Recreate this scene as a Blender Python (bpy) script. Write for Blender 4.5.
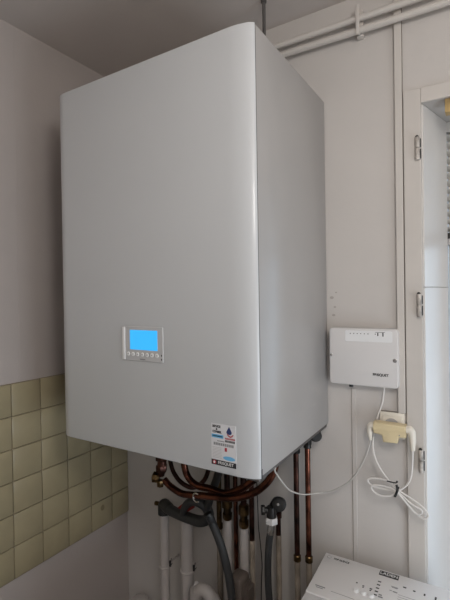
import bpy, bmesh, math, random
from mathutils import Vector, Matrix
random.seed(4)
for o in list(bpy.data.objects): bpy.data.objects.remove(o)
SC = bpy.context.scene; COL = SC.collection
R = math.radians

# ---------------------------------------------------------------- camera
def make_camera(loc, yaw, pitch, roll, f):
    cd = bpy.data.cameras.new('camera'); co = bpy.data.objects.new('camera', cd); COL.objects.link(co)
    fw = Vector((-math.sin(yaw)*math.cos(pitch), math.cos(yaw)*math.cos(pitch), math.sin(pitch)))
    r = Vector((math.cos(yaw), math.sin(yaw), 0)); u = r.cross(fw)
    r2 = r*math.cos(roll)+u*math.sin(roll); u2 = u*math.cos(roll)-r*math.sin(roll)
    m = Matrix((r2, u2, -fw)).transposed().to_4x4(); m.translation = Vector(loc)
    co.matrix_world = m
    cd.sensor_fit = 'HORIZONTAL'; cd.sensor_width = 36; cd.lens = f/450*36; cd.clip_start = .02
    SC.camera = co
make_camera((1.2554, -1.2561, 1.6491), .5538, -.0088, -.0155, 429.58)

# ---------------------------------------------------------------- world, lights, exposure
w = bpy.data.worlds.new('world'); SC.world = w; w.use_nodes = True
bg = w.node_tree.nodes['Background']; bg.inputs[0].default_value = (.86, .92, 1, 1); bg.inputs[1].default_value = .12
RX_ = 2.30
def area(name, loc, rot, sx, sy, energy, col):
    l = bpy.data.lights.new(name, 'AREA'); l.shape = 'RECTANGLE'; l.size = sx; l.size_y = sy; l.energy = energy; l.color = col
    o = bpy.data.objects.new(name, l); COL.objects.link(o); o.location = loc; o.rotation_euler = rot
    return o
area('fill_light_side', (RX_-.06, -.70, .82), (0, R(90), 0), .80, .80, 11, (.80, .90, 1))  # cool fill light added low on the right, from no known source
area('daylight_outside', (2.0, 1.10, 1.35), (R(-90), 0, R(18)), 1.8, 2.3, 40, (.60, .80, 1))
lp = bpy.data.lights.new('ceiling_lamp', 'POINT'); lp.energy = 21; lp.shadow_soft_size = .16; lp.color = (1, .975, .945)
lo = bpy.data.objects.new('ceiling_lamp', lp); COL.objects.link(lo); lo.location = (1.57, -1.20, 2.14)
vs = SC.view_settings
SC.display_settings.display_device = 'sRGB'
vs.view_transform = 'Standard'; vs.look = 'None'; vs.gamma = 1; vs.use_curve_mapping = False; vs.exposure = 0.0

# ---------------------------------------------------------------- materials
def mat(name, col, rough=.5, metal=0, noise=0, scale=6, dark=.6, bump=0, bscale=120, emit=None, estr=0, spec=.5, coat=0):
    m = bpy.data.materials.new(name); m.use_nodes = True; nt = m.node_tree; b = nt.nodes['Principled BSDF']
    c = (*col, 1); b.inputs['Base Color'].default_value = c
    b.inputs['Roughness'].default_value = rough; b.inputs['Metallic'].default_value = metal
    b.inputs['Specular IOR Level'].default_value = spec; b.inputs['Coat Weight'].default_value = coat
    tc = nt.nodes.new('ShaderNodeTexCoord')
    geo = nt.nodes.new('ShaderNodeNewGeometry')
    n = nt.nodes.new('ShaderNodeTexNoise'); n.inputs['Scale'].default_value = scale; n.inputs['Detail'].default_value = 5
    nt.links.new(geo.outputs['Position'], n.inputs['Vector'])
    rp = nt.nodes.new('ShaderNodeValToRGB')
    k = 1-noise
    rp.color_ramp.elements[0].position = .35; rp.color_ramp.elements[1].position = .65
    rp.color_ramp.elements[0].color = (c[0]*k*(1 if noise < .2 else dark), c[1]*k*(1 if noise < .2 else dark), c[2]*k*(1 if noise < .2 else dark), 1)
    rp.color_ramp.elements[1].color = c
    nt.links.new(n.outputs['Fac'], rp.inputs['Fac']); nt.links.new(rp.outputs['Color'], b.inputs['Base Color'])
    if bump:
        n2 = nt.nodes.new('ShaderNodeTexNoise'); n2.inputs['Scale'].default_value = bscale; n2.inputs['Detail'].default_value = 3
        nt.links.new(geo.outputs['Position'], n2.inputs['Vector'])
        bp = nt.nodes.new('ShaderNodeBump'); bp.inputs['Strength'].default_value = bump; bp.inputs['Distance'].default_value = .004
        nt.links.new(n2.outputs['Fac'], bp.inputs['Height']); nt.links.new(bp.outputs['Normal'], b.inputs['Normal'])
    if emit:
        b.inputs['Emission Color'].default_value = (*emit, 1); b.inputs['Emission Strength'].default_value = estr
    return m
M = {}
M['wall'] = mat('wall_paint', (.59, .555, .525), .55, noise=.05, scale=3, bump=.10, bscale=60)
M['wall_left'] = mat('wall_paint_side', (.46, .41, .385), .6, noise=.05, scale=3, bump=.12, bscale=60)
M['ceiling'] = mat('ceiling_paint', (.58, .525, .49), .8, noise=.04, scale=4, bump=.1, bscale=50)
M['floor'] = mat('floor_tile', (.13, .105, .09), .4, noise=.1, scale=5)
M['tile'] = mat('beige_tile', (.38, .325, .205), .28, noise=.08, scale=14)
M['joint'] = mat('joint_line', (.26, .23, .20), .8)
M['grout'] = mat('grout', (.25, .21, .14), .85)
M['trim'] = mat('trim_paint', (.60, .56, .52), .4, noise=.04, scale=8, bump=.06, bscale=40)
M['reveal'] = mat('reveal_paint', (.70, .67, .64), .35, noise=.03, scale=8, bump=.05, bscale=40)
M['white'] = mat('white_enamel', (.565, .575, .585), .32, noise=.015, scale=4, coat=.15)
M['side'] = mat('shaded_side_enamel', (.37, .355, .345), .30, noise=.03, scale=5, coat=.08)  # white enamel darkened, putting the side panel's shade into its colour
M['dark'] = mat('dark_gap', (.02, .018, .016), .6)
M['bottom'] = mat('underside_metal', (.10, .09, .085), .5, metal=.3)
M['plastic'] = mat('white_plastic', (.66, .64, .63), .35)
M['plastic_grey'] = mat('grey_plastic', (.42, .41, .41), .4)
M['panel_grey'] = mat('panel_silver', (.53, .53, .535), .35)
M['strip'] = mat('panel_light', (.80, .80, .80), .35)
M['screen'] = mat('lit_blue_screen', (.02, .2, .4), .3, emit=(.035, .43, .93), estr=.95)
M['beige_plastic'] = mat('yellowed_plastic', (.72, .60, .37), .4, noise=.06, scale=30)
M['cream'] = mat('cream_plastic', (.78, .73, .64), .4)
M['cable'] = mat('white_cable', (.74, .71, .68), .45)
M['cable_grey'] = mat('grey_cable', (.50, .48, .45), .45)
M['black'] = mat('black_rubber', (.018, .018, .018), .45)
M['rubber'] = mat('dark_grey_rubber', (.035, .036, .037), .5, noise=.12, scale=30)
M['copper'] = mat('tarnished_copper', (.19, .068, .042), .24, metal=.9, noise=.5, scale=28, dark=.35)
M['copper_dark'] = mat('darkened_copper', (.075, .030, .021), .34, metal=.8, noise=.6, scale=22, dark=.25)
M['brass'] = mat('old_brass', (.17, .105, .045), .32, metal=.9, noise=.4, scale=40, dark=.4)
M['steel'] = mat('nickel', (.55, .54, .52), .25, metal=1)
M['tap_black'] = mat('tap_dark_metal', (.022, .021, .020), .35, metal=.4)
M['pipe_paint'] = mat('pipe_paint', (.56, .51, .465), .45, noise=.12, scale=18)
M['pipe_grime'] = mat('grimy_pipe_paint', (.36, .30, .24), .5, noise=.3, scale=16, dark=.8)
M['pvc'] = mat('white_pvc', (.50, .46, .44), .4, noise=.06, scale=20)
M['red'] = mat('red_plastic', (.30, .03, .025), .4)
M['meter'] = mat('brown_grey_plastic', (.14, .112, .095), .5, noise=.15, scale=20)
M['wood'] = mat('tan_wood', (.55, .38, .16), .5, noise=.2, scale=30, dark=.8)
M['ink'] = mat('black_ink', (.025, .025, .028), .5)
M['ink_grey'] = mat('grey_ink', (.25, .25, .26), .5)
M['ink_faint'] = mat('faint_ink', (.48, .47, .47), .5)
M['ink_navy'] = mat('navy_ink', (.03, .05, .16), .5)
M['ink_red'] = mat('red_ink', (.42, .03, .05), .5)
M['ink_blue'] = mat('blue_ink', (.16, .45, .72), .5)
M['sticker'] = mat('sticker_paper', (.68, .68, .70), .4)
M['letter_white'] = mat('white_ink', (.8, .8, .8), .5)
M['scuff'] = mat('scuff', (.40, .36, .33), .6)
M['slab_bounce'] = mat('pale_bounce_slab', (.62, .60, .56), .8, noise=.1, scale=9)  # pale tone for the added slab that bounces light
M['rust'] = mat('stain', (.22, .18, .10), .6)
M['hinge'] = mat('painted_hinge', (.60, .55, .50), .4, noise=.3, scale=60, dark=.7)
M['blind'] = mat('white_slat', (.72, .70, .67), .4)
M['washer'] = mat('washer_enamel', (.86, .85, .86), .25)
M['washer_panel'] = mat('washer_panel', (.85, .84, .84), .3)
def glass_mat():
    m = bpy.data.materials.new('window_glass'); m.use_nodes = True; nt = m.node_tree; nt.nodes.clear()
    o = nt.nodes.new('ShaderNodeOutputMaterial'); mx = nt.nodes.new('ShaderNodeMixShader'); t = nt.nodes.new('ShaderNodeBsdfTransparent')
    g = nt.nodes.new('ShaderNodeBsdfGlossy'); g.inputs['Roughness'].default_value = .02; f = nt.nodes.new('ShaderNodeFresnel'); f.inputs[0].default_value = 1.45
    nt.links.new(f.outputs[0], mx.inputs[0]); nt.links.new(t.outputs[0], mx.inputs[1]); nt.links.new(g.outputs[0], mx.inputs[2]); nt.links.new(mx.outputs[0], o.inputs[0])
    return m
M['glass'] = glass_mat()
def slat_mat():
    m = bpy.data.materials.new('translucent_slat'); m.use_nodes = True; nt = m.node_tree; nt.nodes.clear()
    o = nt.nodes.new('ShaderNodeOutputMaterial'); mx = nt.nodes.new('ShaderNodeMixShader'); mx.inputs[0].default_value = .35
    d = nt.nodes.new('ShaderNodeBsdfDiffuse'); t = nt.nodes.new('ShaderNodeBsdfTranslucent')
    for q in (d, t): q.inputs['Color'].default_value = (.80, .78, .74, 1)
    nt.links.new(d.outputs[0], mx.inputs[1]); nt.links.new(t.outputs[0], mx.inputs[2]); nt.links.new(mx.outputs[0], o.inputs[0])
    return m
M['slat'] = slat_mat()

# ---------------------------------------------------------------- helpers
class MB:
    def __init__(s): s.bm = bmesh.new()
    def _add(s, verts, faces):
        vs_ = [s.bm.verts.new(v) for v in verts]
        for f in faces:
            try: s.bm.faces.new([vs_[i] for i in f])
            except ValueError: pass
        return vs_
    def box(s, x0, x1, y0, y1, z0, z1, bev=0, seg=2):
        b = bmesh.new(); bmesh.ops.create_cube(b, size=1)
        bmesh.ops.scale(b, vec=(x1-x0, y1-y0, z1-z0), verts=b.verts); bmesh.ops.translate(b, vec=((x0+x1)/2, (y0+y1)/2, (z0+z1)/2), verts=b.verts)
        if bev: bmesh.ops.bevel(b, geom=list(b.edges), offset=bev, segments=seg, affect='EDGES', profile=.5)
        return s._merge(b)
    def _merge(s, b, mtx=None):
        if mtx is not None: bmesh.ops.transform(b, matrix=mtx, verts=b.verts)
        b.verts.index_update(); mp = [s.bm.verts.new(v.co) for v in b.verts]
        for f in b.faces:
            try: s.bm.faces.new([mp[v.index] for v in f.verts])
            except ValueError: pass
        b.free(); return s
    def prism(s, pts, z0, z1, bev=0, seg=2, mtx=None, only_caps=True):
        """closed 2D outline (x,y) extruded in z, then mapped by mtx"""
        b = bmesh.new(); lo = [b.verts.new((x, y, z0)) for x, y in pts]; hi = [b.verts.new((x, y, z1)) for x, y in pts]
        n = len(pts); b.faces.new(lo[::-1]); b.faces.new(hi)
        for i in range(n): b.faces.new((lo[i], lo[(i+1) % n], hi[(i+1) % n], hi[i]))
        bmesh.ops.recalc_face_normals(b, faces=b.faces)
        if bev:
            es = [e for e in b.edges if abs(e.verts[0].co.z-e.verts[1].co.z) < 1e-7]
            bmesh.ops.bevel(b, geom=es, offset=bev, segments=seg, affect='EDGES', profile=.5)
        return s._merge(b, mtx)
    def tube(s, pts, r, n=12, sub=6, smooth=True, cap=True):
        P = [Vector(p) for p in pts]; rr = r if isinstance(r, (list, tuple)) else [r]*len(P)
        if smooth and len(P) > 2:
            Q = []; RR = []
            for i in range(len(P)-1):
                p0 = P[i-1] if i else P[0]*2-P[1]; p1 = P[i]; p2 = P[i+1]; p3 = P[i+2] if i+2 < len(P) else P[-1]*2-P[-2]
                for k in range(sub):
                    t = k/sub
                    Q.append(.5*((2*p1)+(p2-p0)*t+(2*p0-5*p1+4*p2-p3)*t*t+(3*p1-p0-3*p2+p3)*t**3)); RR.append(rr[i]*(1-t)+rr[i+1]*t)
            Q.append(P[-1]); RR.append(rr[-1]); P, rr = Q, RR
        nrm = None; rings = []
        for i, p in enumerate(P):
            d = (P[min(i+1, len(P)-1)]-P[max(i-1, 0)]).normalized()
            if nrm is None:
                nrm = d.cross(Vector((0, 0, 1)) if abs(d.z) < .9 else Vector((0, 1, 0))).normalized()
            else:
                nrm = (nrm-d*nrm.dot(d)).normalized()
            bn = d.cross(nrm)
            rings.append([s.bm.verts.new(p+(nrm*math.cos(a)+bn*math.sin(a))*rr[i]) for a in [2*math.pi*k/n for k in range(n)]])
        for a, b in zip(rings, rings[1:]):
            for k in range(n): s.bm.faces.new((a[k], a[(k+1) % n], b[(k+1) % n], b[k]))
        if cap: s.bm.faces.new(rings[0][::-1]); s.bm.faces.new(rings[-1])
        return s
    def cyl(s, p0, p1, r, n=20, r2=None):
        return s.tube([p0, p1], [r, r if r2 is None else r2], n=n, smooth=False)
    def lathe(s, prof, p, axis, n=24):
        """prof: (distance along axis, radius)"""
        p = Vector(p); ax = Vector(axis).normalized()
        return s.tube([p+ax*d for d, _ in prof], [max(r_, 1e-4) for _, r_ in prof], n=n, smooth=False)
    def sphere(s, c, r, sx=1, sy=1, sz=1):
        b = bmesh.new(); bmesh.ops.create_uvsphere(b, u_segments=16, v_segments=10, radius=r)
        return s._merge(b, Matrix.Translation(c) @ Matrix.Diagonal((sx, sy, sz, 1)))
    def build(s, name, m, parent=None, smooth=True, ang=35):
        bm = s.bm; bmesh.ops.recalc_face_normals(bm, faces=bm.faces)
        lo = Vector([min(v.co[i] for v in bm.verts) for i in range(3)]); hi = Vector([max(v.co[i] for v in bm.verts) for i in range(3)])
        c = (lo+hi)/2; bmesh.ops.translate(bm, vec=-c, verts=bm.verts)
        me = bpy.data.meshes.new(name); bm.to_mesh(me); bm.free(); me.materials.append(M[m] if isinstance(m, str) else m)
        if smooth:
            for p in me.polygons: p.use_smooth = True
            try: me.set_sharp_from_angle(angle=R(ang))
            except Exception: pass
        o = bpy.data.objects.new(name, me); COL.objects.link(o); o.location = c
        place(o, parent); return o
WORLD = {}
def place(o, parent):
    WORLD[o] = Vector(o.location)
    if parent is not None:
        o.parent = parent; o.location = WORLD[o]-WORLD[parent]
def tag(o, label=None, cat=None, group=None, kind=None):
    for k, v in (('label', label), ('category', cat), ('group', group), ('kind', kind)):
        if v: o[k] = v
    return o
def thing(name, loc, label, cat, group=None):
    o = bpy.data.objects.new(name, None); o.empty_display_size = .05; COL.objects.link(o); o.location = loc; place(o, None)
    return tag(o, label, cat, group)
def text(name, s_, size, loc, m, parent, rot=(R(90), 0, 0), align='LEFT', width=1.0, ext=.0002, bold=0):
    cu = bpy.data.curves.new('t', 'FONT'); cu.body = s_; cu.size = size; cu.align_x = align; cu.align_y = 'CENTER'; cu.extrude = ext; cu.offset = bold
    t = bpy.data.objects.new('t', cu); COL.objects.link(t); dg = bpy.context.evaluated_depsgraph_get()
    me = bpy.data.meshes.new_from_object(t.evaluated_get(dg)); bpy.data.objects.remove(t)
    from mathutils import Euler
    me.transform(Euler(rot).to_matrix().to_4x4() @ Matrix.Diagonal((width, 1, 1, 1)))
    me.name = name; me.materials.clear(); me.materials.append(M[m])
    o = bpy.data.objects.new(name, me); COL.objects.link(o); o.location = loc; place(o, parent); return o
def arc(cx, cy, rx, ry, a0, a1, n=8):
    return [(cx+rx*math.cos(R(a0+(a1-a0)*i/n)), cy+ry*math.sin(R(a0+(a1-a0)*i/n))) for i in range(n+1)]
def rrect(x0, x1, y0, y1, r, n=5):
    return arc(x1-r, y1-r, r, r, 0, 90, n)+arc(x0+r, y1-r, r, r, 90, 180, n)+arc(x0+r, y0+r, r, r, 180, 270, n)+arc(x1-r, y0+r, r, r, 270, 360, n)
XZ = lambda y: Matrix(((1, 0, 0, 0), (0, 0, 1, y), (0, 1, 0, 0), (0, 0, 0, 1)))     # outline (x,z), extrusion along +y from y

# ================================================================ SETTING
CZ = 2.50; RX = 2.30; YB = -1.9
OX0, OX1, OZ = 1.102, 1.92, 2.153           # window opening in the back wall
b = MB().box(-.1, RX+.1, YB, .3, -.1, 0); tag(b.build('floor', 'floor', smooth=False), kind='structure')
b = MB().box(-.1, RX+.1, YB, .3, CZ, CZ+.1); tag(b.build('ceiling', 'ceiling', smooth=False), kind='structure')
b = MB()
sl = .043
# left pier with splayed reveal, right pier, head
b.prism([(0, 0), (OX0, 0), (OX0+sl, .171), (OX0+sl, .28), (0, .28)], 0, CZ)
b.prism([(OX1, 0), (RX, 0), (RX, .28), (OX1-sl, .28), (OX1-sl, .171)], 0, CZ)
b.prism([(OX0, 0), (OX1, 0), (OX1-sl, .171), (OX1-sl, .28), (OX0+sl, .28), (OX0+sl, .171)], OZ, CZ)
tag(b.build('wall_back', 'wall', smooth=False), kind='structure')
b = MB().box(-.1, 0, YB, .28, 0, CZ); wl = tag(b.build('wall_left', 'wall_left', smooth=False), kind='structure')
# tiles: 10 cm squares, six rows
t0 = MB().box(.0005, .004, YB+.002, .0, 1.3911-.602, 1.3911); tag(t0.build('tile_grout', 'grout', wl, smooth=False), kind='structure')
tb = MB()
for i in range(20):
    for j in range(6):
        y1 = .0116-.0015-.1*i; z1 = 1.3911-.1*j-.0013
        tb.box(.002, .0085+random.uniform(-.0004, .0004), y1-.097, min(y1, -.001), z1-.0974, z1, bev=.0022)
tag(tb.build('wall_tiles', 'tile', wl), kind='structure')
b = MB().sphere((.0085, -.137, .862), .009, .1, 1, 1.2); tag(b.build('tile_stain', 'rust', wl), kind='structure')
q = MB().box(0, .0006, -.4535, -.4505, 1.3911, CZ-.002); tag(q.build('paper_seam', 'wall_left', wl, smooth=False), kind='structure')
wb = bpy.data.objects['wall_back']
for i, (x, z_, r_) in enumerate(((.853, 1.640, .006), (.862, 1.612, .004), (.858, 1.588, .005), (.866, 1.655, .003))):
    q = MB().sphere((x, -.0002, z_), r_, 1, .03, .7); tag(q.build('scuff_mark', 'scuff', wb), kind='structure')
# right wall with an unseen low window added to house the fill light, and the wall behind the camera
b = MB().box(-.1, RX+.1, YB-.1, YB, 0, CZ); tag(b.build('wall_front', 'wall', smooth=False), kind='structure')
b = MB()
for y0, y1, z0, z1 in ((YB, -1.15, 0, CZ), (-.25, .28, 0, CZ), (-1.15, -.25, 0, .37), (-1.15, -.25, 1.27, CZ)): b.box(RX, RX+.1, y0, y1, z0, z1)
tag(b.build('wall_right', 'wall', smooth=False), kind='structure')
b = MB()
for y0, y1, z0, z1 in ((-1.15, -1.1, .37, 1.27), (-.3, -.25, .37, 1.27), (-1.1, -.3, .37, .42), (-1.1, -.3, 1.22, 1.27)): b.box(RX+.02, RX+.07, y0, y1, z0, z1)
w2 = tag(b.build('added_window', 'trim', smooth=False), kind='structure')
b = MB().box(RX+.043, RX+.048, -1.1, -.3, .42, 1.22); tag(b.build('pane', 'glass', w2, smooth=False), kind='structure')
b = MB().box(.6, RX+.4, .30, 2.2, -.05, 0); tag(b.build('bounce_slab', 'slab_bounce', smooth=False), kind='structure')  # unseen slab added to bounce light up under the window head
# casing around the back wall opening
b = MB()
b.box(1.0585, OX0, -.009, 0, 0, 2.193, .002); b.box(OX1, OX1+.0435, -.009, 0, 0, 2.193, .002); b.box(OX0, OX1, -.009, 0, OZ, 2.193, .002)
tr = tag(b.build('trim_1', 'trim', smooth=False), kind='structure')
def hinge(z0, z1):
    h = MB(); zc = (z0+z1)/2
    h.box(1.0880, 1.0995, -.0135, -.009, z0+.004, z1-.006, .0012)
    ho = tag(h.build('hinge', 'hinge', tr), kind='structure')
    k = MB()
    x = 1.0945
    for a, c in ((z0+.004, zc-.0015), (zc, z1-.008)): k.lathe([(0, .0048), (.002, .0056), (c-a-.002, .0056), (c-a, .0048)], (x, -.0165, a), (0, 0, 1), 14)
    tag(k.build('hinge_knuckle', 'hinge', ho), kind='structure')
    g = MB(); g.lathe([(0, .004), (.003, .0045), (.006, .002)], (x-.001, -.0165, z1-.009), (0, 0, 1), 14)
    g.box(x+.0058, x+.0078, -.0125, -.0088, z0+.008, zc-.003); g.box(x+.0058, x+.0078, -.0125, -.0088, zc+.002, z1-.012)
    tag(g.build('hinge_pin', 'dark', ho), kind='structure')
for z0, z1 in ((1.998, 2.07), (1.582, 1.655), (1.168, 1.240)): hinge(z0, z1)
# painted boards lining the splayed reveal, split at about eye height
def reveal_board(z0, z1):
    n = Vector((.171, -.043)).normalized()*.004
    m_ = MB().prism([(OX0+.0005, .001), (OX0+.0005+n.x, .001+n.y*.2), (OX0+sl+n.x, .171+n.y), (OX0+sl+n.x, .173), (OX0+sl, .171)], z0, z1, .0008, 1)
    return tag(m_.build('trim_2' if z0 < 1 else 'trim_3', 'reveal', smooth=False), kind='structure')
reveal_board(0, 1.6645); reveal_board(1.6658, OZ-.001)
# window frame at the back of the reveal
WX0, WX1 = OX0+sl+.0045, OX1-sl
b = MB(); b.box(WX0, WX0+.055, .20, .25, .0, OZ, .003); b.box(WX1-.055, WX1, .20, .25, 0, OZ, .003)
b.box(WX0+.055, WX1-.055, .20, .25, OZ-.055, OZ, .003); b.box(WX0+.055, WX1-.055, .20, .25, 0, .30, .003)
w1 = tag(b.build('window_1', 'reveal', smooth=False), kind='structure')
b = MB().box(WX0+.055, WX1-.055, .222, .228, .30, OZ-.055); tag(b.build('pane', 'glass', w1, smooth=False), kind='structure')

# venetian blind
vb = thing('venetian_blind', ((WX0+WX1)/2, .185, OZ), 'white slatted venetian blind half lowered in the window recess', 'blind')
b = MB().box(WX0-.002, WX1-.003, .172, .198, OZ-.03, OZ-.001, .002); b.build('head_rail', 'blind', vb, smooth=False)
b = MB(); z = OZ-.045
while z > 1.83:
    b.prism([(.173, z+.0050), (.1736, z+.0058), (.1966, z-.0050), (.1960, z-.0058)], WX0-.002, WX1-.003, mtx=Matrix(((0, 0, 1, 0), (1, 0, 0, 0), (0, 1, 0, 0), (0, 0, 0, 1)))); z -= .0225
b.build('slats', 'slat', vb, smooth=False)
b = MB().box(WX0-.002, WX1-.001, .174, .196, 1.790, 1.818, .003); b.build('bottom_rail', 'plastic_grey', vb, smooth=False)
b = MB().box(WX0-.002, WX1-.001, .1735, .1965, 1.808, 1.826, .002); b.build('rail_clip', 'dark', vb, smooth=False)
# wooden block under the head of the opening
b = MB().box(1.1585, 1.235, .0, .03, 2.117, OZ-.0005, .002)
tag(b.build('wooden_block', 'wood'), 'small tan wooden block fixed under the top of the window opening', 'block')

# thin strip covering the panel joint below the control box
b = MB().box(.9085, .9205, -.0025, 0, 0, 1.375, .0008)
tag(b.build('trim_4', 'wall', smooth=False), kind='structure')
b = MB().box(.9070, .9085, -.0006, 0, 0, 1.375); tag(b.build('trim_5', 'joint', smooth=False), kind='structure')
# electric cable trunking down to the socket
b = MB().box(1.0375, 1.0562, -.0125, 0, 1.322, CZ-.001, .0015)
ct = tag(b.build('cable_trunking', 'trim', smooth=False), 'narrow cream cable trunking running down the wall to the socket', 'trunking')
b = MB().box(1.0562, 1.0572, -.010, -.0003, 1.322, CZ-.001); b.build('trunking_edge', 'joint', ct, smooth=False)

# ================================================================ BOILER
bx0, bx1, yf, ys, z0, z1 = .2135, .8390, -.464, -.4475, 1.26, 2.2238
bo = thing('wall_boiler', ((bx0+bx1)/2, -.23, z0), 'large white wall-hung gas boiler with a small lit blue screen', 'boiler')
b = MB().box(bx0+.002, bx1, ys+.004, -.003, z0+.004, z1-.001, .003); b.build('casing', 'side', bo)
b = MB().box(bx0+.006, bx1-.004, ys-.004, -.010, z0-.0055, z0+.006); b.build('bottom_plate', 'bottom', bo, smooth=False)
prof = [(bx1, ys+.001)]+[(x, y) for x, y in arc(bx1-.062, yf+.0175, .062, .0175, 0, -90, 14)][0:]
prof += arc(bx0+.035, yf+.0175, .035, .0175, -90, -180, 10)+[(bx0, ys+.001)]
b = MB().prism(prof[::-1], z0, z1, .0025, 2); b.build('front_cover', 'white', bo, ang=50)
b = MB().box(bx1-.0015, bx1+.0004, ys+.0009, ys+.0024, z0, z1-.002); b.build('cover_seam', 'dark', bo, smooth=False)
b = MB().box(bx1-.003, bx1+.0007, ys+.0005, ys+.0055, z0-.001, z0+.020, .0004); b.build('catch_notch', 'dark', bo, smooth=False)
# control panel
b = MB().prism(rrect(.4585, .591, 1.492, 1.577, .003), yf-.0025, yf+.002, .0008, 1, Matrix(((1, 0, 0, 0), (0, 0, 1, 0), (0, 1, 0, 0), (0, 0, 0, 1))))
cp = b.build('control_panel', 'panel_grey', bo)
b = MB().box(.4595, .4690, yf-.0045, yf-.001, 1.4935, 1.5755, .001); b.build('panel_flap', 'strip', cp)
b = MB().box(.4855, .5745, yf-.0032, yf-.001, 1.5200, 1.5685, .0005); b.build('display', 'screen', cp, smooth=False)
for i in range(7):
    b = MB().lathe([(0, .0052), (.001, .0052), (.0018, .0044)], (.4795+.0155*i, yf-.002, 1.5085), (0, -1, 0), 18); b.build('button', 'strip', cp)
b = MB()
for i in range(7): b.box(.4775+.0155*i, .4815+.0155*i, yf-.0041, yf-.0037, 1.5078, 1.5092)
for i in range(6): b.box(.4870+.0155*i-.0005, .4870+.0155*i+.0005, yf-.0029, yf-.0024, 1.5045, 1.5125)
b.box(.518, .536, yf-.0029, yf-.0024, 1.4955, 1.4985)
b.build('button_marks', 'ink_grey', cp, smooth=False)
b = MB().box(.5855, .5885, yf-.0029, yf-.0022, 1.5075, 1.5115); b.box(.5855, .5885, yf-.0029, yf-.0022, 1.498, 1.502); b.build('indicator', 'ink', cp, smooth=False)
# sticker
sx, sz, sw, sh = .7245, 1.2775, .0635, .0915
b = MB().box(sx, sx+sw, yf-.0006, yf+.001, sz, sz+sh); st = b.build('sticker', 'sticker', bo, smooth=False)
ys_ = yf-.0009
def bar(lst, name, m):
    q = MB()
    for u0, u1, v0, v1 in lst: q.box(sx+sw*u0, sx+sw*u1, ys_, yf-.0003, sz+sh*v0, sz+sh*v1)
    return q.build(name, m, st, smooth=False)
blk = bar([(0, 1, 0, .125)], 'black_band', 'ink')
text('lettering', 'FRISQUET', .0090, (sx+sw*.27, ys_-.0002, sz+sh*.064), 'letter_white', st, bold=0, width=1.0)
b = MB().prism(rrect(sx+sw*.06, sx+sw*.19, sz+sh*.02, sz+sh*.108, .002), ys_-.0006, ys_, mtx=Matrix(((1, 0, 0, 0), (0, 0, 1, 0), (0, 1, 0, 0), (0, 0, 0, 1))))
b.build('red_emblem', 'ink_red', st, smooth=False)
b = MB().prism([(sx+sw*(.125+.045*math.cos(R(90+a*72*2))), sz+sh*.064+.003*math.sin(R(90+a*72*2))) for a in (0, 3, 1, 4, 2)], ys_-.001, ys_-.0007, mtx=Matrix(((1, 0, 0, 0), (0, 0, 1, 0), (0, 1, 0, 0), (0, 0, 0, 1))))
b.build('emblem_star', 'letter_white', st, smooth=False)
text('lettering', 'SERVICE', .0068, (sx+sw*.06, ys_, sz+sh*.93), 'ink', st, bold=.00025, width=.85)
text('lettering', '&', .0062, (sx+sw*.20, ys_, sz+sh*.865), 'ink', st, bold=.00025)
text('lettering', 'CONSEIL', .0068, (sx+sw*.06, ys_, sz+sh*.80), 'ink', st, bold=.00025, width=.85)
bar([(.02, .50, .655, .74)], 'blue_band', 'ink_blue')
bar([(.06, .46, .685, .71)], 'band_text', 'ink_navy')
# water drop mark with a red flame curl under it
dp = [(.735, .97)]+[(.735+.105*math.cos(R(a)), .83+.055*math.sin(R(a))) for a in range(20, -201, -20)]
b = MB().prism([(sx+sw*u, sz+sh*v) for u, v in dp], ys_, yf-.0003, mtx=Matrix(((1, 0, 0, 0), (0, 0, 1, 0), (0, 1, 0, 0), (0, 0, 0, 1)))); b.build('drop_mark', 'ink_navy', st, smooth=False)
fl = [(.66+.24*i/8, .80-.055*math.sin(math.pi*i/8)) for i in range(9)]+[(.66+.24*i/8, .765-.05*math.sin(math.pi*i/8)) for i in range(8, -1, -1)]
b = MB().prism([(sx+sw*u, sz+sh*v) for u, v in fl], ys_-.0002, yf-.0003, mtx=Matrix(((1, 0, 0, 0), (0, 0, 1, 0), (0, 1, 0, 0), (0, 0, 0, 1)))); b.build('flame_mark', 'ink_red', st, smooth=False)
bar([(.57+.045*i, .60+.045*i, .655, .695) for i in range(9)], 'red_text', 'ink_red')
bar([(.57+.05*i, .605+.05*i, .585, .635) for i in range(8)], 'dark_text', 'ink')
bar([(.10+.075*i, .155+.075*i, .48, .545) for i in range(11)], 'number_text', 'ink_grey')
bar([(.25+.05*i, .285+.05*i, .575, .60) for i in range(6)], 'small_text', 'ink_grey')
bar([(.55, .64, .36, .45)], 'red_symbol', 'ink_red')
bar([(.05, .42, .42-.035*i, .43-.035*i) for i in range(8)], 'fine_print', 'ink_faint')
b = MB().prism([(sx+sw*u, sz+sh*v) for u, v in arc(.72, .205, .24, .05, 0, 350, 20)], ys_, yf-.0003, mtx=Matrix(((1, 0, 0, 0), (0, 0, 1, 0), (0, 1, 0, 0), (0, 0, 0, 1)))); b.build('blue_oval', 'ink_blue', st, smooth=False)
bar([(.54+.04*i, .565+.04*i, .19, .225) for i in range(9)], 'oval_text', 'ink_navy') if False else None
# connections under the boiler
def nut(mb, p, r, h, axis=(0, 0, 1)): mb.lathe([(0, r*.92), (h*.12, r), (h*.88, r), (h, r*.92)], p, axis, 6)
b = MB().lathe([(0, .012), (.01, .013), (.012, .019), (.030, .019), (.034, .012)], (.808, -.040, z0-.004), (0, 0, -1), 20); b.build('black_valve', 'tap_black', bo)
b = MB().lathe([(0, .014), (.006, .0175), (.017, .0175), (.022, .012)], (.813, -.050, z0-.019), (.45, -.8, -.1), 14); b.build('valve_knob', 'black', bo)

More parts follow.
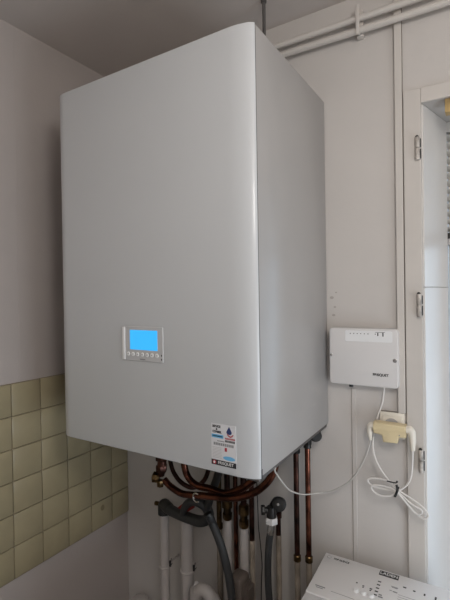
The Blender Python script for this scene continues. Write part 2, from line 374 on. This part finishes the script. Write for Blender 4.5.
# threaded rod hanging above the boiler
b = MB().lathe([(0, .0045), (.21, .0045)], (.7085, -.135, 2.285), (0, 0, 1), 10)
for i in range(60): b.lathe([(0, .0045), (.0012, .0052), (.0024, .0045)], (.7085, -.135, 2.288+.0034*i), (0, 0, 1), 10)
b.cyl((.7085, -.135, z1-.002), (.7085, -.135, 2.30), .0046, 10); nut(b, (.7085, -.135, 2.4905), .009, .009)
tag(b.build('threaded_rod', 'bottom'), 'thin dark metal rod between the ceiling and the boiler top', 'rod')

# ================================================================ PIPES ON THE WALL UNDER THE CEILING
def ceiling_pipe(zl, zr, label, x0=.02):
    q = MB().tube([(x0, -.03, zl+.004), (.7, -.03, zl), (1.148, -.03, zr), (RX-.002, -.03, zr-.004)], .0092, 16, 4)
    return tag(q.build('heating_pipe', 'trim'), label, 'pipe', 'heating pipes under the ceiling')
ceiling_pipe(2.4195, 2.4155, 'upper of two cream painted pipes along the wall below the ceiling')
ceiling_pipe(2.3875, 2.3815, 'lower of two cream painted pipes along the wall below the ceiling')
def pipe_clamp(x, zt, label):
    t = thing('pipe_clamp', (x, 0, zt), label, 'clamp', 'double pipe clamps' )
    q = MB().box(x-.009, x+.009, -.0205, 0, zt-.062, zt+.012, .002); q.build('clamp_base', 'trim', t)
    q = MB()
    for zc in (2.4185, 2.386):
        q.tube([(x, -.030+.0115*math.cos(R(a)), zc+.0115*math.sin(R(a))) for a in range(20, 341, 20)], .0028, 8, 2)
    q.box(x-.005, x+.005, -.0445, -.0405, zt-.066, zt+.014, .0012)
    q.build('clamp_rings', 'trim', t)
pipe_clamp(.949, 2.446-.012, 'double clamp holding the two cream pipes, above the control box')
t = bpy.data.objects[-1]

# ================================================================ CONTROL BOX (receiver)
rb = thing('control_box', (.947, 0, 1.392), 'flat white plastic control box mounted on the wall right of the boiler', 'control box')
rx0, rx1, rz0, rz1, ry = .853, 1.0425, 1.391, 1.553, -.03
IDN = Matrix(((1, 0, 0, 0), (0, 0, 1, 0), (0, 1, 0, 0), (0, 0, 0, 1)))
b = MB().prism(rrect(rx0, rx1, rz0, rz1, .010), ry, -.001, .003, 3, IDN); b.build('housing', 'plastic', rb)
b = MB().prism(rrect(rx0-.0006, rx1+.0006, rz0-.0006, rz1+.0006, .010), -.011, -.0085, 0, 1, IDN); b.build('housing_seam', 'plastic_grey', rb)
b = MB().prism(rrect(.900, 1.028, 1.5155, 1.5465, .004), ry-.0008, ry+.001, .0004, 1, IDN); ip = b.build('indicator_panel', 'strip', rb)
for i in range(8):
    q = MB().lathe([(0, .0014), (.0008, .0014), (.0012, .0008)], (.915+.0098*i, ry-.0006, 1.538), (0, -1, 0), 10); q.build('indicator_light', 'letter_white' if i == 6 else 'ink', ip)
q = MB(); q.box(.984, 1.004, ry-.0012, ry-.0005, 1.5425, 1.5435); q.box(.989, .992, ry-.0012, ry-.0005, 1.533, 1.5415); q.box(1.0025, 1.0055, ry-.0012, ry-.0005, 1.532, 1.5435); q.box(1.0055, 1.0095, ry-.0012, ry-.0005, 1.5425, 1.5435)
q.build('indicator_marks', 'ink', ip, smooth=False)
text('lettering', 'FRISQUET', .0095, (.9755, ry-.0003, 1.4255), 'ink', rb, bold=.00035)
for x, z_, r_ in ((.8585, 1.474, .0035), (1.034, 1.4675, .0055)):
    q = MB().lathe([(0, r_), (.001, r_), (.0016, r_*.7)], (x, ry+.0004, z_), (0, -1, 0), 16); so = q.build('screw', 'steel', rb)
    q = MB().box(x-r_*.7, x+r_*.7, ry-.0016, ry-.001, z_-.0006, z_+.0006); q.build('screw_slot', 'dark', so, smooth=False)
q = MB().lathe([(0, .006), (.008, .006), (.009, .004)], (.912, -.018, rz0+.001), (0, 0, -1), 12); q.build('cable_gland', 'black', rb)

# ================================================================ SOCKET, ADAPTOR, PLUGS
so = thing('wall_socket', (1.021, 0, 1.285), 'cream wall socket above the yellowed adaptor, at the foot of the trunking', 'socket')
b = MB().box(.989, 1.0535, -.010, 0, 1.250, 1.3215, .002); b.build('base_plate', 'cream', so)
b = MB().box(.996, 1.0465, -.0145, -.009, 1.256, 1.3115, .0025); b.build('front_frame', 'cream', so)
b = MB().lathe([(0, .019), (.0012, .019)], (1.0205, -.0144, 1.287), (0, -1, 0), 28); b.build('socket_well', 'plastic_grey', so)
b = MB().box(.989, 1.0535, -.0105, -.002, 1.3215, 1.3228); b.build('plate_shadow_gap', 'joint', so, smooth=False)
ad = thing('plug_adaptor', (1.02, -.015, 1.248), 'yellowed beige multi-way plug adaptor pushed into the wall socket', 'adaptor')
o_ = [(.9785, 1.2985), (1.0615, 1.2975), (1.0615, 1.2660), (1.0430, 1.2655), (1.0400, 1.2485), (1.0040, 1.2465), (1.0005, 1.2655), (.9785, 1.2680)]
b = MB().prism(o_, -.048, -.0165, .004, 3, IDN); b.build('adaptor_body', 'beige_plastic', ad)
b = MB().tube([(.9785, -.034, 1.284), (1.0615, -.034, 1.2825)], .0148, 20, smooth=False); b.build('socket_barrel', 'beige_plastic', ad)
b = MB().lathe([(0, .0016), (.0008, .0016)], (1.046, -.0478, 1.272), (0, -1, 0), 10); b.build('rivet', 'ink_grey', ad)

pc = thing('power_cable', (.972, -.034, 1.25), 'grey mains cable drooping from under the boiler to the left plug', 'cable')
b = MB().tube([(.835, -.37, 1.2575), (.832, -.36, 1.240), (.812, -.24, 1.150), (.803, -.12, 1.088), (.815, -.05, 1.066), (.845, -.035, 1.071), (.881, -.035, 1.092), (.916, -.035, 1.124), (.944, -.035, 1.172), (.961, -.035, 1.215), (.969, -.034, 1.246)], .0020, 8, 8); b.build('cord', 'cable_grey', pc)
b = MB().tube([(.9785, -.034, 1.285), (.970, -.034, 1.284), (.9665, -.034, 1.275), (.9665, -.034, 1.258), (.9685, -.034, 1.243)], [.0095, .0095, .0085, .0065, .0035], 12, 5); b.build('plug', 'cream', pc)

lc = thing('looped_cable', (1.077, -.034, 1.24), 'white power lead bundled in loops below the adaptor, from the control box', 'cable')
Y = -.034
pts = [(1.003, -.016, 1.391), (.996, -.012, 1.345), (.981, -.0115, 1.30), (.973, -.014, 1.26), (.973, -.028, 1.225), (.982, Y, 1.19), (1.003, Y, 1.155), (1.036, Y, 1.122),
       (1.072, Y, 1.104), (1.100, Y-.003, 1.089), (1.113, Y-.003, 1.071), (1.100, Y-.003, 1.060), (1.072, Y, 1.076), (1.036, Y-.002, 1.119),
       (1.010, Y-.004, 1.140), (.972, Y-.004, 1.139), (.960, Y-.004, 1.129), (.978, Y-.004, 1.117), (1.036, Y-.003, 1.114),
       (1.073, Y-.006, 1.092), (1.095, Y-.006, 1.083), (1.097, Y-.006, 1.074), (1.080, Y-.006, 1.072), (1.036, Y-.006, 1.116),
       (1.008, Y-.007, 1.125), (.975, Y-.007, 1.121), (.973, Y-.007, 1.107), (.995, Y-.007, 1.097), (1.022, Y-.006, 1.103), (1.038, Y-.006, 1.118),
       (1.058, Y, 1.134), (1.071, Y, 1.160), (1.0755, Y, 1.20), (1.0765, Y, 1.238)]
b = MB().tube(pts, .0024, 8, 8); b.build('cord', 'cable', lc)
b = MB().tube([(1.0615, Y, 1.2865), (1.070, Y, 1.287), (1.0745, Y, 1.279), (1.0765, Y, 1.26), (1.0768, Y, 1.233)], [.0105, .0105, .010, .0085, .006], 12, 5); b.build('plug', 'cream', lc)
ti = MB().tube([(1.033, -.048, 1.106), (1.0365, -.0485, 1.115), (1.040, -.048, 1.126), (1.037, -.046, 1.138)], .0031, 8, 5)
ti.tube([(1.0385, -.047, 1.146), (1.034, -.046, 1.1425), (1.012, -.043, 1.1415)], .0017, 6, 4); ti.sphere((1.0385, -.047, 1.1465), .0028)
ti.tube([(1.033, -.048, 1.106), (1.030, -.040, 1.104), (1.034, -.028, 1.110), (1.040, -.028, 1.125), (1.040, -.048, 1.126)], .0018, 6, 4)
tag(ti.build('cable_tie', 'black'), 'black twist tie holding the looped white cable together', 'cable tie')

# ================================================================ PIPEWORK UNDER THE BOILER
def clip(mb, x, y, z, r):
    mb.tube([(x+(r+.0015)*math.cos(R(a)), y+(r+.0015)*math.sin(R(a)), z) for a in range(0, 360, 30)]+[(x+r+.0015, y, z)], .0035, 8, 2)
    mb.cyl((x, y+r, z), (x, -.0005, z), .0035, 8)
# waste pipes (white plastic)
def waste_pipe(x, y, r, zt, zc, label, clipdx):
    t = thing('waste_pipe', (x, y, 0), label, 'pipe', 'white waste pipes under the boiler')
    q = MB().cyl((x, y, 0), (x, y, zt-.048 if zt > .9 else zt), r, 24); q.build('pipe', 'pvc', t)
    q = MB(); clip(q, x, y, zc, r); q.lathe([(0, r+.001), (.002, r+.003), (.008, r+.003), (.010, r+.001)], (x, y, zc-.005), (0, 0, 1), 24); q.build('pipe_clip', 'pvc', t)
    q = MB().box(x+r+.004, x+r+.010, y-.002, y+.002, zc+.006, zc+.026); q.tube([(x+r+.004, y, zc+.010), (x+r+.012, y-.004, zc+.022), (x+r+.016, y-.004, zc+.040)], .0014, 6, 3); q.tube([(x+r+.008, y, zc+.008), (x+r+.020, y-.004, zc+.024)], .0014, 6, 3)
    q.build('clip_tail', 'black', t)
    return t
waste_pipe(.259, -.08, .0168, .925, .690, 'thinner white waste pipe rising to the black rubber elbow', 0)
waste_pipe(.342, -.058, .0215, .885, .690, 'thicker white waste pipe behind the looped black drain hose', 0)
# black condensate siphon with elbow
dt = thing('drain_siphon', (.259, -.08, .90), 'thick black rubber drain hose with elbow and loop under the boiler', 'hose')
b = MB().tube([(.259, -.08, .878), (.259, -.08, .895), (.261, -.081, .910), (.272, -.084, .911), (.292, -.088, .905)], [.0215, .0215, .021, .020, .019], 16, 6); b.build('elbow', 'black', dt)
b = MB().tube([(.274, -.084, .911), (.290, -.088, .906), (.312, -.094, .905), (.368, -.1, .904), (.422, -.104, .906), (.456, -.108, .918), (.474, -.112, .944), (.462, -.118, .972), (.425, -.122, .980), (.394, -.120, .962), (.376, -.116, .938), (.366, -.110, .918)], [.0185, .0185, .0180, .0180, .0180, .0175, .017, .0155, .015, .0135, .0115, .010], 16, 6); b.build('loop_hose', 'rubber', dt)
b = MB().tube([(.468, -.116, .955), (.484, -.124, .993), (.504, -.128, 1.042), (.524, -.128, 1.097), (.532, -.128, 1.15), (.533, -.128, 1.2585)], .0125, 14, 6); b.build('drop_tube', 'black', dt)
b = MB().lathe([(0, .007), (.018, .008), (.020, .006)], (.2385, -.08, .908), (-1, 0, -.1), 12); b.build('elbow_nipple', 'brass', dt)
b = MB().prism([(.322, .915), (.356, .945), (.388, .968), (.400, .968), (.398, .936), (.370, .915)], -.094, -.082, .003, 2, IDN)
tag(b.build('valve_lever', 'red'), 'dull red lever tucked inside the black hose loop', 'lever')
# grey flexible hose
b = MB().tube([(.506, -.160, .972), (.511, -.157, .960), (.513, -.150, .942), (.540, -.150, .890), (.562, -.150, .825), (.575, -.150, .765), (.580, -.150, .70), (.575, -.148, .55), (.56, -.14, .35), (.55, -.13, .0)], .0128, 14, 8)
fh = tag(b.build('drain_hose', 'rubber'), 'dark grey flexible hose curving down from the siphon to the floor', 'hose')
b = MB().lathe([(0, .0115), (.003, .0145), (.010, .0145), (.013, .010)], (.507, -.1605, .967), (-.25, -.1, .6), 12); b.build('hose_cuff', 'black', fh)

# copper tubes looping below the boiler
cu1 = thing('copper_tube', (.56, -.2, 1.06), 'lower bent copper tube sweeping below the boiler from the brass valve', 'pipe', 'bent copper tubes')
b = MB().tube([(.3615, -.197, 1.065), (.385, -.198, 1.050), (.430, -.200, 1.038), (.473, -.200, 1.042), (.517, -.200, 1.050), (.570, -.200, 1.058), (.615, -.200, 1.066), (.662, -.200, 1.084), (.710, -.200, 1.116), (.748, -.200, 1.168), (.768, -.200, 1.2585)], .0105, 14, 8); b.build('tube', 'copper', cu1)
b = MB(); nut(b, (.768, -.2, 1.235), .016, .024); b.build('union_nut', 'brass', cu1)
cu2 = thing('copper_tube', (.55, -.16, 1.08), 'upper bent copper tube forming a bow under the boiler front', 'pipe', 'bent copper tubes')
b = MB().tube([(.436, -.17, 1.2585), (.426, -.17, 1.165), (.422, -.17, 1.115), (.437, -.17, 1.078), (.470, -.17, 1.060), (.520, -.17, 1.060), (.572, -.17, 1.058), (.618, -.17, 1.078), (.655, -.17, 1.105), (.690, -.17, 1.150), (.700, -.17, 1.2585)], .0108, 14, 8); b.build('tube', 'copper', cu2)
for x in (.436, .700):
    b = MB(); nut(b, (x, -.17, 1.235), .016, .024); b.build('union_nut', 'brass', cu2)
cu3 = thing('copper_tube', (.40, -.14, 1.1), 'thin dark copper tube slanting behind the brass valve', 'pipe', 'bent copper tubes')
b = MB().tube([(.335, -.14, 1.2585), (.336, -.14, 1.14), (.342, -.14, 1.095), (.356, -.14, 1.064), (.384, -.14, 1.040), (.416, -.13, 1.026), (.438, -.115, 1.032), (.458, -.10, 1.06), (.466, -.09, 1.12), (.468, -.09, 1.2585)], .0075, 12, 8); b.build('tube', 'copper_dark', cu3)
b = MB(); nut(b, (.335, -.14, 1.235), .013, .02); b.build('union_nut', 'brass', cu3)
# brass stop valve at left
bv = thing('brass_valve', (.335, -.2, 1.06), 'tarnished brass stop valve at the far left under the boiler', 'valve')
b = MB().tube([(.352, -.195, 1.2585), (.352, -.195, 1.15), (.350, -.195, 1.105), (.345, -.195, 1.075)], [.013, .013, .016, .012], 14, 4); nut(b, (.352, -.195, 1.225), .019, .028); nut(b, (.351, -.195, 1.125), .021, .028); nut(b, (.349, -.195, 1.088), .019, .022); b.build('valve_body', 'copper_dark', bv)
b = MB().lathe([(0, .011), (.006, .017), (.020, .018), (.024, .010)], (.344, -.200, 1.068), (-.85, -.35, .1), 8); b.build('valve_knob', 'brass', bv)
b = MB(); nut(b, (.352, -.205, 1.044), .0115, .020); b.build('drain_cap', 'brass', bv)
for x, z_ in ((.520, 1.068), (.487, 1.055)):
    pass
cl = MB()
cl.tube([(.500+.013*math.cos(R(a)), -.2135, 1.046+.013*math.sin(R(a))) for a in range(60, 301, 30)], .0028, 8, 3); b = cl
tag(b.build('pipe_clip', 'steel'), 'small shiny clip gripping the lower bent copper tube', 'clip')

# vertical pipes between the wall and the hose
def riser(name_lbl, x, r, zsplit, top_mat, low_mat, y=-.06, brass=None, ztop=1.2585, coll=True):
    t = thing('riser_pipe', (x, y, 0), name_lbl, 'pipe', 'vertical pipes under the boiler')
    q = MB().cyl((x, y, 0), (x, y, zsplit), r, 18)
    q.build('painted_pipe', low_mat, t)
    q = MB().cyl((x, y, zsplit), (x, y, ztop), r*.93 if not brass else r*.65, 18); q.build('bare_pipe', top_mat, t)
    if brass:
        q = MB(); h = brass[1]-brass[0]; q.lathe([(0, .013), (h*.1, .0165), (h*.30, .0165), (h*.33, .013), (h*.55, .013), (h*.58, .018), (h*.92, .018), (h, .013)], (x, y, brass[0]), (0, 0, 1), 8); q.build('compression_fitting', 'brass', t)
    elif coll:
        q = MB().lathe([(0, r), (.003, r+.0025), (.018, r+.0025), (.021, r)], (x, y, zsplit-.010), (0, 0, 1), 18); q.build('union', 'brass', t)
    return t
riser('thin riser at the left of the group, dark brass top above beige paint', .480, .0095, .885, 'brass', 'pipe_grime')
riser('white painted riser with the left brass fitting under the copper bow', .5125, .0150, .915, 'copper_dark', 'pvc', brass=(.915, .985))
riser('thin bare copper riser between the two brass fittings', .5440, .0080, .70, 'copper', 'pipe_grime')
riser('white painted riser with the right brass fitting, entering the brown cover', .5745, .0155, .905, 'copper_dark', 'pvc', brass=(.905, .980))
riser('dark copper riser right of the brass fittings, painted lower down', .6035, .0088, .872, 'copper_dark', 'pipe_grime', coll=False)
riser('left of the two tall copper pipes beside the washing machine', .7565, .0088, .862, 'copper_dark', 'pipe_grime')
riser('right of the two tall copper pipes beside the washing machine', .7930, .0088, .870, 'copper', 'pipe_grime')
for o in [o for o in bpy.data.objects if o.get('label', '').find('tall copper pipes') > 0]:
    x = WORLD[o].x
    q = MB(); nut(q, (x, -.06, 1.178 if x < .77 else 1.210), .0135, .026); q.cyl((x, -.06, 1.20), (x, -.06, 1.2585), .0115); q.build('black_union', 'tap_black', o)
    q = MB(); nut(q, (x, -.06, 1.200 if x < .77 else 1.238), .0122, .012); q.build('union_nut', 'brass', o)
# brown plastic cover low on the pipes
mt = thing('pipe_cover', (.5775, -.085, .60), 'brown-grey ribbed plastic cover clipped round a riser pipe', 'cover')
b = MB().prism(rrect(.5545, .602, .58, .782, .012), -.134, -.0775, .006, 3, IDN); b.build('cover_body', 'meter', mt)
b = MB()
for i in range(4): b.box(.6025+.0045*i, .6050+.0045*i, -.128, -.079, .60, .760-.004*i, .001)
b.box(.598, .6185, -.118, -.079, .60, .750); b.build('cover_ribs', 'meter', mt)
b = MB().prism([(.566, .722), (.573, .730), (.583, .717), (.585, .708), (.576, .706)], -.1355, -.133, 0, 1, IDN); b.build('cover_slot', 'dark', mt)
# thin black wire
b = MB().tube([(.607, -.030, 1.05), (.610, -.030, .95), (.6115, -.030, .90), (.618, -.030, .84), (.622, -.030, .78), (.618, -.030, .70), (.612, -.03, .4), (.61, -.02, .0)], .0018, 6, 6)
tag(b.build('thin_wire', 'black'), 'thin black wire hanging against the wall beside the risers', 'wire')
# white bend at the bottom
b = MB().tube([(.412, -.106, 0), (.412, -.106, .620), (.418, -.106, .660), (.438, -.106, .682), (.464, -.106, .678), (.482, -.106, .650), (.486, -.106, .61), (.488, -.106, .0)], .0205, 18, 7)
tag(b.build('pipe_bend', 'pvc'), 'white plastic pipe bending over in an arch low between the hoses', 'pipe')
b = MB().tube([(.105, -.05, 0), (.105, -.05, .46), (.105, -.05, .497)], [.030, .030, .030], 20, smooth=False); b.lathe([(0, .030), (.002, .034), (.012, .034), (.020, .026), (.024, .010)], (.105, -.05, .483), (0, 0, 1), 22)
tag(b.build('capped_pipe', 'pvc'), 'capped white pipe end low in the corner under the tiles', 'pipe')

# washing machine tap and supply hose
tp = thing('washer_tap', (.706, -.045, .995), 'dark metal tap with round black knob feeding the hose with white nut', 'tap')
sp = thing('supply_pipe', (.684, -.035, 0), 'thin pipe rising behind the black supply hose to the dark tap', 'pipe')
b = MB().cyl((.684, -.035, 0), (.684, -.035, .900), .0085, 16); b.build('painted_pipe', 'pipe_grime', sp)
b = MB().cyl((.684, -.035, .900), (.684, -.035, .9785), .0080, 16); b.lathe([(0, .009), (.003, .0115), (.020, .0115), (.023, .009)], (.684, -.035, .952), (0, 0, 1), 8); b.build('bare_pipe', 'copper_dark', sp)
b = MB().tube([(.684, -.035, .980), (.689, -.050, 1.012), (.694, -.085, 1.010), (.692, -.1, .995)], [.012, .015, .016, .012], 14, 5); b.tube([(.692, -.100, 1.018), (.692, -.100, .985)], [.013, .015], 14, smooth=False)
b.tube([(.694, -.098, 1.006), (.672, -.112, 1.008)], [.010, .010], 12, smooth=False); nut(b, (.676, -.110, 1.008), .014, .012, (-.8, -.5, 0)); b.build('tap_body', 'tap_black', tp)
b = MB().lathe([(0, .008), (.016, .009), (.018, .0195), (.030, .021), (.036, .017), (.038, .006)], (.712, -.066, 1.021), (.10, -.95, .22), 22); b.build('tap_knob', 'black', tp)
b = MB().lathe([(0, .006), (.0015, .004)], (.715, -.1015, 1.0305), (.10, -.95, .22), 12); b.build('knob_screw', 'steel', tp)
sh_ = thing('supply_hose', (.692, -.1, .95), 'black washing machine hose hanging from the dark tap', 'hose')
b = MB(); nut(b, (.692, -.100, .968), .0195, .019); b.build('white_nut', 'plastic', sh_)
b = MB().tube([(.692, -.1, .968), (.690, -.1, .950), (.688, -.1, .935)], [.0095, .011, .0105], 14, 4); b.build('crimp_sleeve', 'steel', sh_)
b = MB().tube([(.688, -.1, .938), (.682, -.1, .900), (.678, -.1, .84), (.678, -.1, .78), (.682, -.1, .72), (.69, -.1, .6), (.70, -.11, .35), (.74, -.11, .15), (.79, -.10, .06), (.835, -.09, .05)], .0105, 14, 7); b.build('hose', 'rubber', sh_)

# ================================================================ WASHING MACHINE
wm = thing('washing_machine', (1.042, -.35, 0), 'white top-loading washing machine standing under the control box', 'washing machine')
wx0, wx1 = .842, 1.242; k = .085
b = MB().box(wx0+.002, wx1-.002, -.650, -.052, .012, .846, .006); b.build('body', 'washer', wm)
sidep = [(-.049, .840), (-.049, .8985), (-.0515, .9), (-.2135, .9-k*.1635), (-.2155, .9-k*.1635-.0025), (-.2155, .840)]
YZ = Matrix(((0, 0, 1, 0), (1, 0, 0, 0), (0, 1, 0, 0), (0, 0, 0, 1)))
b = MB().prism(sidep, wx0, wx1, .0025, 2, YZ); cpn = b.build('control_panel', 'washer_panel', wm)
lidp = [(-.2165, .846), (-.2165, .8835), (-.219, .8845), (-.600, .8845), (-.648, .872), (-.652, .846)]
b = MB().prism(lidp, wx0+.001, wx1-.001, .003, 2, YZ); b.build('lid', 'washer', wm)
for x in (wx0+.04, wx1-.04):
    for y in (-.60, -.10):
        q = MB().cyl((x, y, 0), (x, y, .014), .018); q.build('foot', 'black', wm)
PZ = lambda y: .9+k*(y+.05); RT = (math.atan(k), 0, 0)
def pbar(lst, name, m, parent=cpn, h=.0004):
    q = MB()
    for x0_, x1_, y0_, y1_ in lst:
        v = [(x0_, y0_, PZ(y0_)-.0005), (x1_, y0_, PZ(y0_)-.0005), (x1_, y1_, PZ(y1_)-.0005), (x0_, y1_, PZ(y1_)-.0005)]
        v += [(x, y, z+.0005+h) for x, y, z in v]
        q._add(v, [(0, 3, 2, 1), (4, 5, 6, 7), (0, 1, 5, 4), (1, 2, 6, 5), (2, 3, 7, 6), (3, 0, 4, 7)])
    return q.build(name, m, parent, smooth=False)
lb = pbar([(.9945, 1.0435, -.0735, -.0555)], 'name_plate', 'ink')
text('lettering', 'LADEN', .0132, (1.019, -.0645, PZ(-.0645)+.0008), 'letter_white', cpn, RT, 'CENTER', bold=.00012, width=1.08)
text('lettering', 'TOP SILENCE', .0090, (.870, -.0665, PZ(-.0665)+.0003), 'ink', cpn, RT, bold=.00025, width=.82)
q = MB().tube([(.857+.0055*math.cos(R(a)), -.066+.0055*math.sin(R(a)), PZ(-.066)+.0005) for a in range(0, 361, 24)], .0008, 6, 1); q.build('round_emblem', 'ink_faint', cpn)
for i, x in enumerate((.956, .9745, .993)):
    y = -.157; nrm = Vector((0, -k, 1)).normalized()
    q = MB().lathe([(0, .0078), (.004, .0076), (.0062, .006)], (x, y, PZ(y)-.0005), nrm, 20); q.build('button', 'letter_white', cpn)
pbar([(.949, .953, -.131, -.127), (.966, .971, -.134, -.131), (.967, .971, -.139, -.136), (.985, .991, -.136, -.132), (.986, .990, -.142, -.138)], 'button_symbols', 'ink')
pbar([(.998, 1.006, -.097-.0125*i-.004, -.097-.0125*i) for i in range(5)], 'programme_marks', 'ink')
pbar([(1.009, 1.017, -.146, -.142), (1.009, 1.020, -.153, -.149)], 'programme_text', 'ink_grey')
pbar([(1.031, 1.048, -.1025, -.1005), (1.034, 1.047, -.1055, -.1035), (1.038, 1.049, -.120, -.1165), (1.030, 1.036, -.118, -.116)], 'dial_text', 'ink_grey')
for q_ in ((1.058, 1.066, -.093, -.089), (1.082, 1.088, -.095, -.091), (1.107, 1.111, -.098, -.091), (1.132, 1.136, -.1, -.09), (1.158, 1.163, -.1, -.093)): pbar([q_], 'dial_symbol', 'ink')
pbar([(1.052+.0, 1.115, -.122-.0075*i-.0015, -.122-.0075*i) for i in range(4)]+[(1.125, 1.2, -.122-.0075*i-.0015, -.122-.0075*i) for i in range(4)], 'programme_table', 'ink_faint')
pbar([(.858, .884, -.186, -.183), (.862, .880, -.191, -.189)], 'small_print', 'ink_grey')
pbar([(.900, .960, -.189, -.187)], 'rule_line', 'ink_faint')
